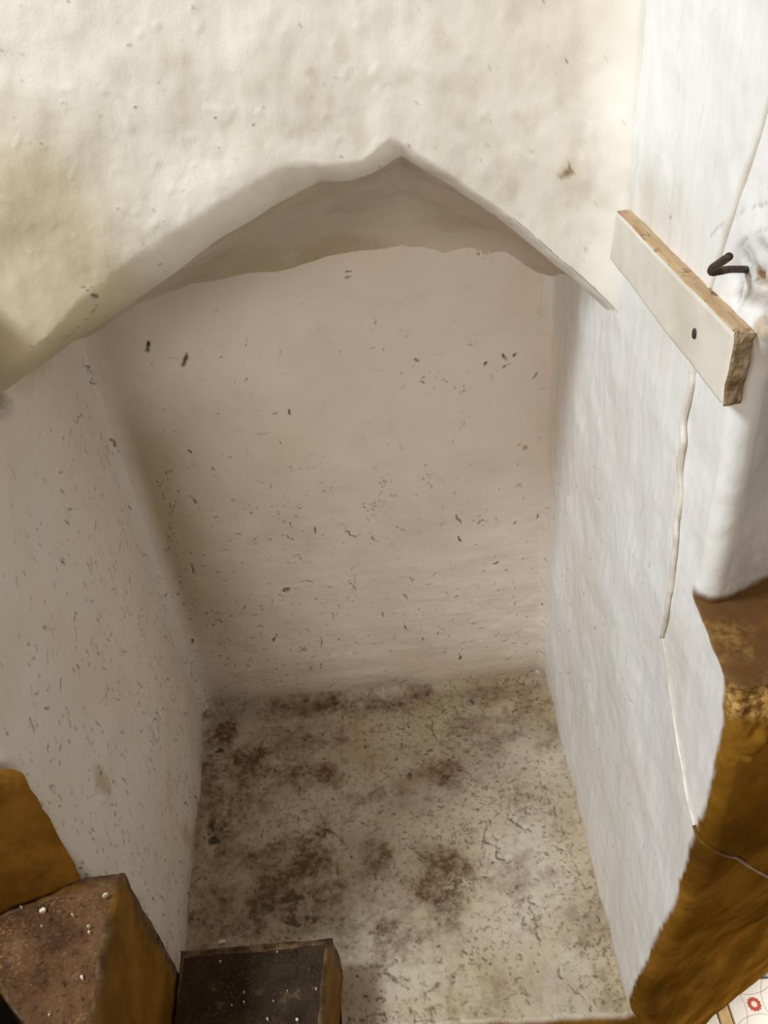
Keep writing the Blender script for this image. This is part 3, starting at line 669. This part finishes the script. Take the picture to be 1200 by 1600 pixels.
# ------------------------------------------------------------------ plank
def fn_paint(t): return t.mix(t.ramp(t.noise(12, 4), .4, .66), lin(222, 214, 200), lin(208, 198, 180))
def fn_wood(t):
    g = t.noise(1.0, 5, 0.65, t.mapping((90, 9, 90))); c = t.mix(t.ramp(g, .35, .68), lin(190, 164, 128), lin(158, 126, 92))
    return t.mix(t.ramp(t.noise(52, 5, .75), .54, .66), c, lin(104, 76, 52))
def fn_end(t): return t.mix(t.ramp(t.noise(70, 5, .7), .35, .65), lin(122, 98, 72), lin(164, 142, 112))
m_paint = simple('plank_paint', fn_paint, 0.4, [(40, .2, .001)]); m_wood = simple('raw_wood', fn_wood, 0.7, [(200, .4, .0006)], .2); m_end = simple('sawn_end', fn_end, 0.85, [(160, .8, .002), (500, .6, .001)], .15)
XP, XQ = 0.1752, 0.1868
def plank():
    ny, nz, nx = 60, 14, 6
    far = dict(T=0.6210, B=0.6318, zT=0.7960, zB=0.7555); near = dict(T=0.3893, B=0.3903, zT=0.8026, zB=0.7586)
    V, Fc, fm = [], [], []; idx = {}
    def pt(i, j, k):
        u, v, w_ = i / nx, j / ny, k / nz
        zb = far['zB'] + (near['zB'] - far['zB']) * v; zt_ = far['zT'] + (near['zT'] - far['zT']) * v
        ya = far['B'] + (far['T'] - far['B']) * w_; ybb = near['B'] + (near['T'] - near['B']) * w_
        p = np.array([XP + (XQ - XP) * u, ya + (ybb - ya) * v, zb + (zt_ - zb) * w_])
        c = 0.0012                                             # softened arrises
        on = [(i in (0, nx)), (j in (0, ny)), (k in (0, nz))]
        if sum(on) >= 2:
            p = p + c * np.array([(0.5 - u) * 2 * on[0], (1 if j == 0 else -1) * -on[1], (0.5 - w_) * 2 * on[2]]) * 0.6
        n_ = lambda f, s: float(fbm(p, f, 3, s))
        p = p + np.array([0.0006 * n_(30, 1), 0.0, 0.0008 * n_((10, 30, 10), 2)])
        if j == ny: p[1] += 0.0026 * n_(150, 5)
        if k == nz: p[2] += -0.0016 * max(0, n_((20, 50, 20), 6))
        return p
    def vid(i, j, k):
        if (i, j, k) not in idx: idx[(i, j, k)] = len(V); V.append(pt(i, j, k))
        return idx[(i, j, k)]
    for j in range(ny):
        for k in range(nz):
            Fc.append((vid(0, j, k), vid(0, j, k + 1), vid(0, j + 1, k + 1), vid(0, j + 1, k))); fm.append(0)
            Fc.append((vid(nx, j, k), vid(nx, j + 1, k), vid(nx, j + 1, k + 1), vid(nx, j, k + 1))); fm.append(1)
        for i in range(nx):
            Fc.append((vid(i, j, nz), vid(i + 1, j, nz), vid(i + 1, j + 1, nz), vid(i, j + 1, nz))); fm.append(1)
            Fc.append((vid(i, j, 0), vid(i, j + 1, 0), vid(i + 1, j + 1, 0), vid(i + 1, j, 0))); fm.append(0)
    for i in range(nx):
        for k in range(nz):
            Fc.append((vid(i, ny, k), vid(i, ny, k + 1), vid(i + 1, ny, k + 1), vid(i + 1, ny, k))); fm.append(2)
            Fc.append((vid(i, 0, k), vid(i + 1, 0, k), vid(i + 1, 0, k + 1), vid(i, 0, k + 1))); fm.append(1)
    root = thing('plank', 'short white painted plank with bare wood edges nailed to the right wall', 'plank', (XQ, 0.39, 0.7586))
    b = mesh_obj('board', V, Fc, None, mats=[m_paint, m_wood, m_end], fm=fm)
    me = b.data; bpy.context.view_layer.update(); keep(b, root)
    q = on_x(1086, 521, XP)
    vs_, fs = [], []
    for k, (rad, xx) in enumerate(((0.0034, -0.0004), (0.0030, -0.0011), (0.0012, -0.0013))):
        for a in range(12): vs_.append((q[0] + xx, q[1] + rad * .7 * math.cos(a * math.pi / 6), q[2] + rad * math.sin(a * math.pi / 6)))
    for k in range(2):
        for a in range(12): fs.append((12 * k + a, 12 * k + (a + 1) % 12, 12 * k + 12 + (a + 1) % 12, 12 * k + 12 + a))
    fs.append(tuple(range(24, 36)))
    nail = mesh_obj('nail_head', vs_, fs, m_rust, smooth=True); nail['label'] = 'small dark nail head in the white face'
    keep(nail, root)
m_rust = simple('rusty_iron', lambda t: t.mix(t.ramp(t.noise(180, 4), .4, .65), lin(48, 36, 30), lin(84, 58, 44)), 0.6, [(300, .4, .0006)], .4)
plank()

# ------------------------------------------------------------------ tubes: wall cable, wire hook
def tube(name, pts, rad, mat, seg=10, wob=0.0, seed=1, sub=8):
    pts = [np.array(p, float) for p in pts]; C_ = []
    for i in range(len(pts) - 1):
        p0, p1, p2, p3_ = pts[max(i - 1, 0)], pts[i], pts[i + 1], pts[min(i + 2, len(pts) - 1)]
        for j in range(sub):
            t = j / sub
            C_.append(0.5 * (2 * p1 + (p2 - p0) * t + (2 * p0 - 5 * p1 + 4 * p2 - p3_) * t * t + (3 * p1 - p0 - 3 * p2 + p3_) * t ** 3))
    C_.append(pts[-1]); C_ = np.array(C_); T = np.gradient(C_, axis=0); T /= np.linalg.norm(T, axis=1, keepdims=True)
    V, Fc = [], []; up = np.array([0.3, 0.9, 0.2])
    for i, (c, t) in enumerate(zip(C_, T)):
        a = np.cross(t, up); a /= np.linalg.norm(a); b = np.cross(t, a)
        rr_ = rad if np.isscalar(rad) else float(np.interp(i / (len(C_) - 1), np.linspace(0, 1, len(rad)), rad))
        rr_ *= 1 + wob * float(fbm(np.array([i * .35, seed, 0.0]), 1.0, 2, seed))
        for k in range(seg): V.append(c + rr_ * (a * math.cos(2 * math.pi * k / seg) + b * math.sin(2 * math.pi * k / seg)))
    n_ = len(C_)
    for i in range(n_ - 1):
        for k in range(seg): Fc.append((i * seg + k, i * seg + (k + 1) % seg, (i + 1) * seg + (k + 1) % seg, (i + 1) * seg + k))
    Fc.append(tuple(range(seg))[::-1]); Fc.append(tuple((n_ - 1) * seg + k for k in range(seg)))
    return mesh_obj(name, V, Fc, mat, smooth=True)
WC = (WR.reshape(-1, 3) - H0) @ RM
WPX = np.stack([CX + F * WC[:, 0] / WC[:, 2], CY + F * WC[:, 1] / WC[:, 2]], 1); WFL = WR.reshape(-1, 3); WN = N_R.reshape(-1, 3)
def on_wall(px, py, lift):
    i = int(np.argmin((WPX[:, 0] - px) ** 2 + (WPX[:, 1] - py) ** 2)); return WFL[i] + WN[i] * lift
m_cable = simple('painted_cable', lambda t: t.mix(t.ramp(t.noise(60, 4), .4, .65), lin(226, 218, 206), lin(206, 196, 180)), 0.35)
m_cable2 = simple('painted_ridge', lambda t: t.mix(t.ramp(t.noise(60, 4), .4, .65), lin(234, 229, 221), lin(228, 220, 208)), 0.42)
cb = thing('wall_cable', 'thin painted cable running down the right niche wall from behind the plank', 'cable', (XR, 0.45, 0.52))
c1 = tube('cord', [on_wall(x_, y_, 0.0004) for x_, y_ in [(1216, 100), (1200, 160), (1180, 226), (1160, 290), (1140, 352), (1122, 408), (1110, 450)]], 0.0022, m_cable2, wob=.2)
c2 = tube('cord', [on_wall(x_, y_, l_) for x_, y_, l_ in [(1094, 548, .0002), (1087, 575, .0010), (1083, 605, .0016), (1073, 655, .0022), (1072, 690, .0024), (1066, 730, .0020), (1066, 775, .0010), (1061, 812, .0022), (1059, 850, .0020), (1056, 882, .0022), (1052, 915, .0016), (1049, 936, .0018), (1045, 965, .0024), (1037, 994, .0014)]],
          [.0030, .0026, .0021, .0021, .0020, .0021, .0020, .0020, .0019, .0021, .0018, .0017, .0014], m_cable, wob=.25)
c3 = tube('cord', [on_wall(x_, y_, l_) for x_, y_, l_ in [(1037, 994, .0010), (1041, 1020, .0006), (1047, 1070, .0006), (1053, 1110, .0006), (1060, 1160, .0006), (1067, 1200, .0006), (1075, 1240, .0006), (1083, 1275, .0008), (1086, 1290, .001)]], .0014, m_cable, wob=.25, seed=4)
c4 = tube('cord', [on_wall(x_, y_, l_) for x_, y_, l_ in [(1086, 1290, .001), (1094, 1308, .0008), (1108, 1322, .0005), (1130, 1333, .0005), (1150, 1340, .0003), (1175, 1356, .0003), (1204, 1372, .0003)]], .0015, m_ochre, wob=.3, seed=5)
c4['label'] = 'stretch painted over in ochre'
for c_ in (c1, c2, c3, c4): keep(c_, cb)

hb = on_wall(1160, 420, -0.003)
hk = tube('wire_hook', [hb, hb + (on_x(1140, 421, 0.176) - hb) * 1.0, on_x(1118, 425, 0.168), on_x(1112, 425, 0.1665), on_x(1113, 419, 0.1655), on_x(1126, 410, 0.163), on_x(1139, 401, 0.160)], 0.0020, m_rust, wob=.12, sub=6)
tag(hk, 'bent dark rusty wire hook sticking out of the broken plaster above the plank', 'hook')

# ------------------------------------------------------------------ loose flakes on the steps
m_flake = simple('plaster_flake', lambda t: t.mix(t.ramp(t.noise(90, 3), .4, .6), lin(232, 222, 204), lin(206, 192, 168)), 0.8)
def flake(px, py, z, rx, ry, rot, label, group=None, s=1):
    r = np.random.default_rng(s); c = on_z(px, py, z); n_ = 9; V, Fc = [], []
    for k, (sc, h) in enumerate(((0.8, -0.003), (1.0, 0.0005), (0.6, 0.0013))):
        rr2 = np.random.default_rng(s)
        for i in range(n_):
            a = 2 * math.pi * i / n_; q = rr2.uniform(.7, 1.15)
            u, v = 0.8 * rx * sc * q * math.cos(a), 0.8 * ry * sc * q * math.sin(a)
            V.append((u * math.cos(rot) - v * math.sin(rot), u * math.sin(rot) + v * math.cos(rot), h))
    for k in range(2):
        for i in range(n_): Fc.append((k * n_ + i, k * n_ + (i + 1) % n_, (k + 1) * n_ + (i + 1) % n_, (k + 1) * n_ + i))
    Fc.append(tuple(range(2 * n_, 3 * n_)))
    Fc.append(tuple(range(n_))[::-1])
    o = mesh_obj('plaster_flake', V, Fc, m_flake); o.location = [float(k) * U for k in c]; tag(o, label, 'flake', group)
flake(164, 1398, .302, .0042, .0014, .75, 'slender white plaster flake beside the ochre riser foot, near back of the brown step', s=3)
flake(66, 1422, .302, .0036, .0030, .2, 'largest round white plaster flake, near back of the brown step', s=4)
for i, (px, py, rx, wh) in enumerate([(113, 1429, .0015, 'between the round flake and the slender flake'), (138, 1447, .0016, 'upper one of a pair close together'), (139, 1456, .0018, 'lower one of a pair close together'),
        (128, 1527, .0026, 'alone in the middle of the tread'), (33, 1417, .0012, 'at the foot of the ochre block'), (77, 1586, .0015, 'nearest the bottom edge of the photo'), (65, 1447, .0012, 'just in front of the round flake')]):
    flake(px, py, .302, rx, rx * .75, i * .7, 'tiny white crumb on the worn brown step, ' + wh, 'white crumbs on the brown step', s=20 + i)
for i, (px, py, rx, wh) in enumerate([(344, 1502, .0016, 'close to the back edge, left half'), (433, 1487, .0012, 'close to the back edge, right half'), (418, 1592, .0020, 'left of two at the bottom of the photo'),
        (464, 1593, .0022, 'right of two at the bottom of the photo'), (381, 1550, .0012, 'upper one of a middle pair'), (381, 1565, .0013, 'lower one of a middle pair'), (494, 1545, .0013, 'beside the right hand ochre edge'),
        (449, 1548, .0009, 'right of the middle, smallest one'), (362, 1570, .0010, 'left of the middle pair'), (427, 1564, .0011, 'right of the middle pair')]):
    flake(px, py, .102, rx, rx * .8, i * .9, 'tiny pale crumb on the dark step, ' + wh, 'pale crumbs on the dark step', s=50 + i)
flake(347, 1472, .003, .006, .004, .3, 'white plaster lump on the niche floor, beside the back of the dark step', s=70)

# ------------------------------------------------------------------ black bar at the outer edge of the worn step
m_black = simple('black_enamel', lambda t: lin(5, 5, 5), 0.7, (), 0.1)
qa, qb = on_z(-8, 1542, .30), on_z(70, 1668, .30)
dirb = (qb - qa) / np.linalg.norm(qb - qa); out = np.array([dirb[1], -dirb[0], 0.0]); out = out if out[0] < 0 else -out
bar = tube('handrail', [qa + out * .0215 + dirb * k * .04 + np.array([0, 0, .004]) for k in range(0, 6)], [.018, .022, .022, .022, .022, .018], m_black, seg=24)
tag(bar, 'black rounded rail at the outer edge of the worn brown step', 'rail')
